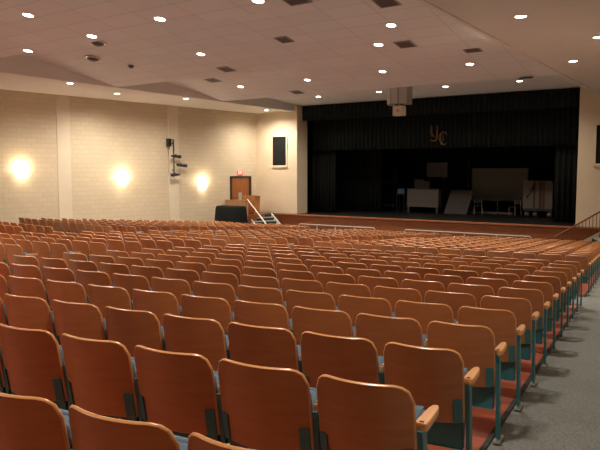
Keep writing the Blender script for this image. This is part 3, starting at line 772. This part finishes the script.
bm = bmesh.new(); box(bm, -.16, -.10, -.05, .05, .41, .48); box(bm, .10, .16, -.05, .05, .41, .48); new_obj('mount', bm, M['dark_metal'], t)

# ------------------------------------------------------------------ landing, stairs and things in the corner by the door
bm = bmesh.new(); box(bm, -23.2, -21.42, 26.65, 28.70, -.1, SZ-.0); struct(new_obj('floor_landing', bm, M['stage_wood']), 'wooden landing at stage height')
bm = bmesh.new(); box(bm, -22.85, -21.44, 26.50, 26.64, -.1, ZE-1.56); box(bm, -22.88, -21.42, 26.46, 26.66, ZE-1.56, ZE-1.52); struct(new_obj('wall_landing', bm, M['half_wood']), 'wooden half wall round the landing')
t = thing('lectern', 'orange-brown wooden lectern standing on the landing by the stairs', 'lectern', (-21.93, 27.55, SZ))
bm = bmesh.new(); hexa(bm, [(-.40, -.22, .06), (.40, -.22, .06), (.40, .22, .06), (-.40, .22, .06), (-.42, -.24, .98), (.42, -.24, .98), (.42, .24, .92), (-.42, .24, .92)]); new_obj('body', bm, M['lectern_wood'], t)
bm = bmesh.new(); hexa(bm, [(-.45, -.26, .985), (.45, -.26, .985), (.45, .28, .92), (-.45, .28, .92), (-.45, -.26, 1.02), (.45, -.26, 1.02), (.45, .28, .955), (-.45, .28, .955)]); new_obj('lectern_top', bm, M['lectern_wood'], t)
bm = bmesh.new(); box(bm, -.43, .43, -.26, .26, 0, .06); new_obj('base', bm, M['door_wood'], t)

def stairs(mirror, ox, oy, label):
    """flight from the landing at stage height down to the hall floor, own x runs downhill"""
    fz = floor_z(ox, oy); H = SZ-fz; n = 6; run = .27; w = 1.45
    t = thing('stage_stairs', label, 'stairs', (ox, oy, fz), math.radians(-22) if not mirror else math.radians(180+22), None)
    for k in range(n):
        z = H - (k+1)*H/(n+1)
        bm = bmesh.new(); box(bm, k*run, (k+1)*run+.02, -w/2, w/2, z-.04, z, 0, .004); new_obj('tread', bm, M['tread'], t)
        bm = bmesh.new(); box(bm, k*run+.002, k*run+.02, -w/2, w/2, z+.001, z+H/(n+1)-.045); new_obj('riser', bm, M['tread_dark'], t)
    for s in (-1, 1):
        y0, y1 = (w/2+.002, w/2+.05) if s > 0 else (-w/2-.05, -w/2-.002)
        bm = bmesh.new(); hexa(bm, [(0, y0, H-.32), (0, y1, H-.32), (n*run+.25, y1, .0), (n*run+.25, y0, .0), (0, y0, H+.02), (0, y1, H+.02), (n*run+.25, y1, .16), (n*run+.25, y0, .16)])
        new_obj('stringer', bm, M['white_metal'] if not mirror else M['cream'], t)
    return t, H, n, run, w
t, H, n, run, w = stairs(False, -21.55, 27.80, 'short flight with white stringers and grey treads up to the landing')
for s in (-1,):
    y = s*(w/2+.026)
    bm = bmesh.new(); tube(bm, [(.0, y, H+.80), (n*run+.2, y, .92), (n*run+.3, y, .86)], .034, 8)
    for k in (0.02, n*run+.18): tube(bm, [(k, y, H*(1-k/(n*run+.25))), (k, y, H*(1-k/(n*run+.25))+.82)], .022, 8)
    new_obj('handrail', bm, M['white_metal'], t)
t, H, n, run, w = stairs(True, -4.15, 27.75, 'flight of steps up to the stage with a brown rail, by the picture edge')
for s in (-1,):
    y = s*(w/2+.026)
    bm = bmesh.new()
    tube(bm, [(.0, y, H+.86), (n*run+.35, y, .86)], .035, 8)
    k = 0.02
    while k < n*run+.35:
        z = H*max(0, 1-k/(n*run+.35)); tube(bm, [(k, y, z), (k, y, z+.86*1.0)], .016, 6); k += .13
    new_obj('handrail', bm, M['stage_wood'], t)

# black cloth thrown over a bulky thing
t = thing('draped_table', 'bulky stand hidden under a floor-length black cloth before the half wall', 'draped stand', (-21.54, 25.4, floor_z(-21.54, 25.4)))
bm = bmesh.new(); hw, hd, HH = .80, .42, 1.62; N = 120; rings = []
def rr(u, gx, gy):
    a = u*2*PI; c, s = math.cos(a), math.sin(a); e = 5
    k = (abs(c/gx)**e + abs(s/gy)**e)**(-1/e); return c*k, s*k
for z, gr, fo in ((0.0, .10, .05), (.5, .07, .04), (1.0, .035, .03), (1.4, .01, .02), (HH-.08, -.01, .006), (HH-.02, -.035, 0), (HH, -.09, 0)):
    ring = []
    for i in range(N):
        x, y = rr(i/N, hw+gr, hd+gr); f = 1 + fo*math.sin(i*2*PI*22/N + .7*math.sin(i*.37)); ring.append(bm.verts.new((x*(1+(f-1)*.4), y*f, z+.01)))
    rings.append(ring)
for a, b in zip(rings, rings[1:]):
    for i in range(N): bm.faces.new((a[i], a[(i+1) % N], b[(i+1) % N], b[i]))
bm.faces.new(rings[-1])
new_obj('cloth', bm, M['curtain'], t, True)

# ------------------------------------------------------------------ rails before the stage
for x0, x1, lb in ((-19.0, -14.6, 'long white pipe rail before the stage, the one by the stairs'), (-13.0, -7.25, 'long white pipe rail before the stage, the one by the brown handrails')):
    fz = floor_z(x0, 27.9)
    t = thing('guard_rail', lb, 'railing', ((x0+x1)/2, 27.85, fz), 0, 'white pipe rails before the stage'); h = (x1-x0)/2; rz = ZE-2.74-fz
    bm = bmesh.new(); tube(bm, [(-h, 0, rz-.2), (-h, 0, rz-.04), (-h+.04, 0, rz), (h-.04, 0, rz), (h, 0, rz-.04), (h, 0, rz-.2)], .028, 8); new_obj('top_rail', bm, M['rail'], t)
    bm = bmesh.new(); tube(bm, [(-h, 0, .14), (h, 0, .14)], .022, 6); new_obj('bottom_rail', bm, M['grey_metal'], t)
    for k in range(5):
        bm = bmesh.new(); x = -h + 2*h*k/4; tube(bm, [(x, 0, 0), (x, 0, rz-.02)], .026, 8); new_obj('post', bm, M['rail'], t)
    bm = bmesh.new(); m_ = int(2*h/.13)
    for k in range(1, m_): tube(bm, [(-h+2*h*k/m_, 0, .14), (-h+2*h*k/m_, 0, rz-.02)], .009, 5)
    o = new_obj('balusters', bm, M['dark_metal'], t)

# ------------------------------------------------------------------ world, camera, view
w = bpy.data.worlds.new('World'); bpy.context.scene.world = w; w.use_nodes = True
w.node_tree.nodes['Background'].inputs[0].default_value = (0, 0, 0, 1); w.node_tree.nodes['Background'].inputs[1].default_value = 0
cd = bpy.data.cameras.new('camera'); cam = bpy.data.objects.new('camera', cd); C.objects.link(cam)
cd.sensor_width = 36; cd.lens = FP/600*36; cd.clip_end = 200
cam.location = (0, 0, ZE); cam.rotation_euler = (PI/2-PIT, 0, YAW)
S = bpy.context.scene; S.camera = cam
S.view_settings.view_transform = 'Standard'; S.view_settings.look = 'None'; S.view_settings.gamma = 1; S.view_settings.exposure = 1.62
S.cycles.max_bounces = 8; S.cycles.diffuse_bounces = 5; S.cycles.sample_clamp_indirect = 6
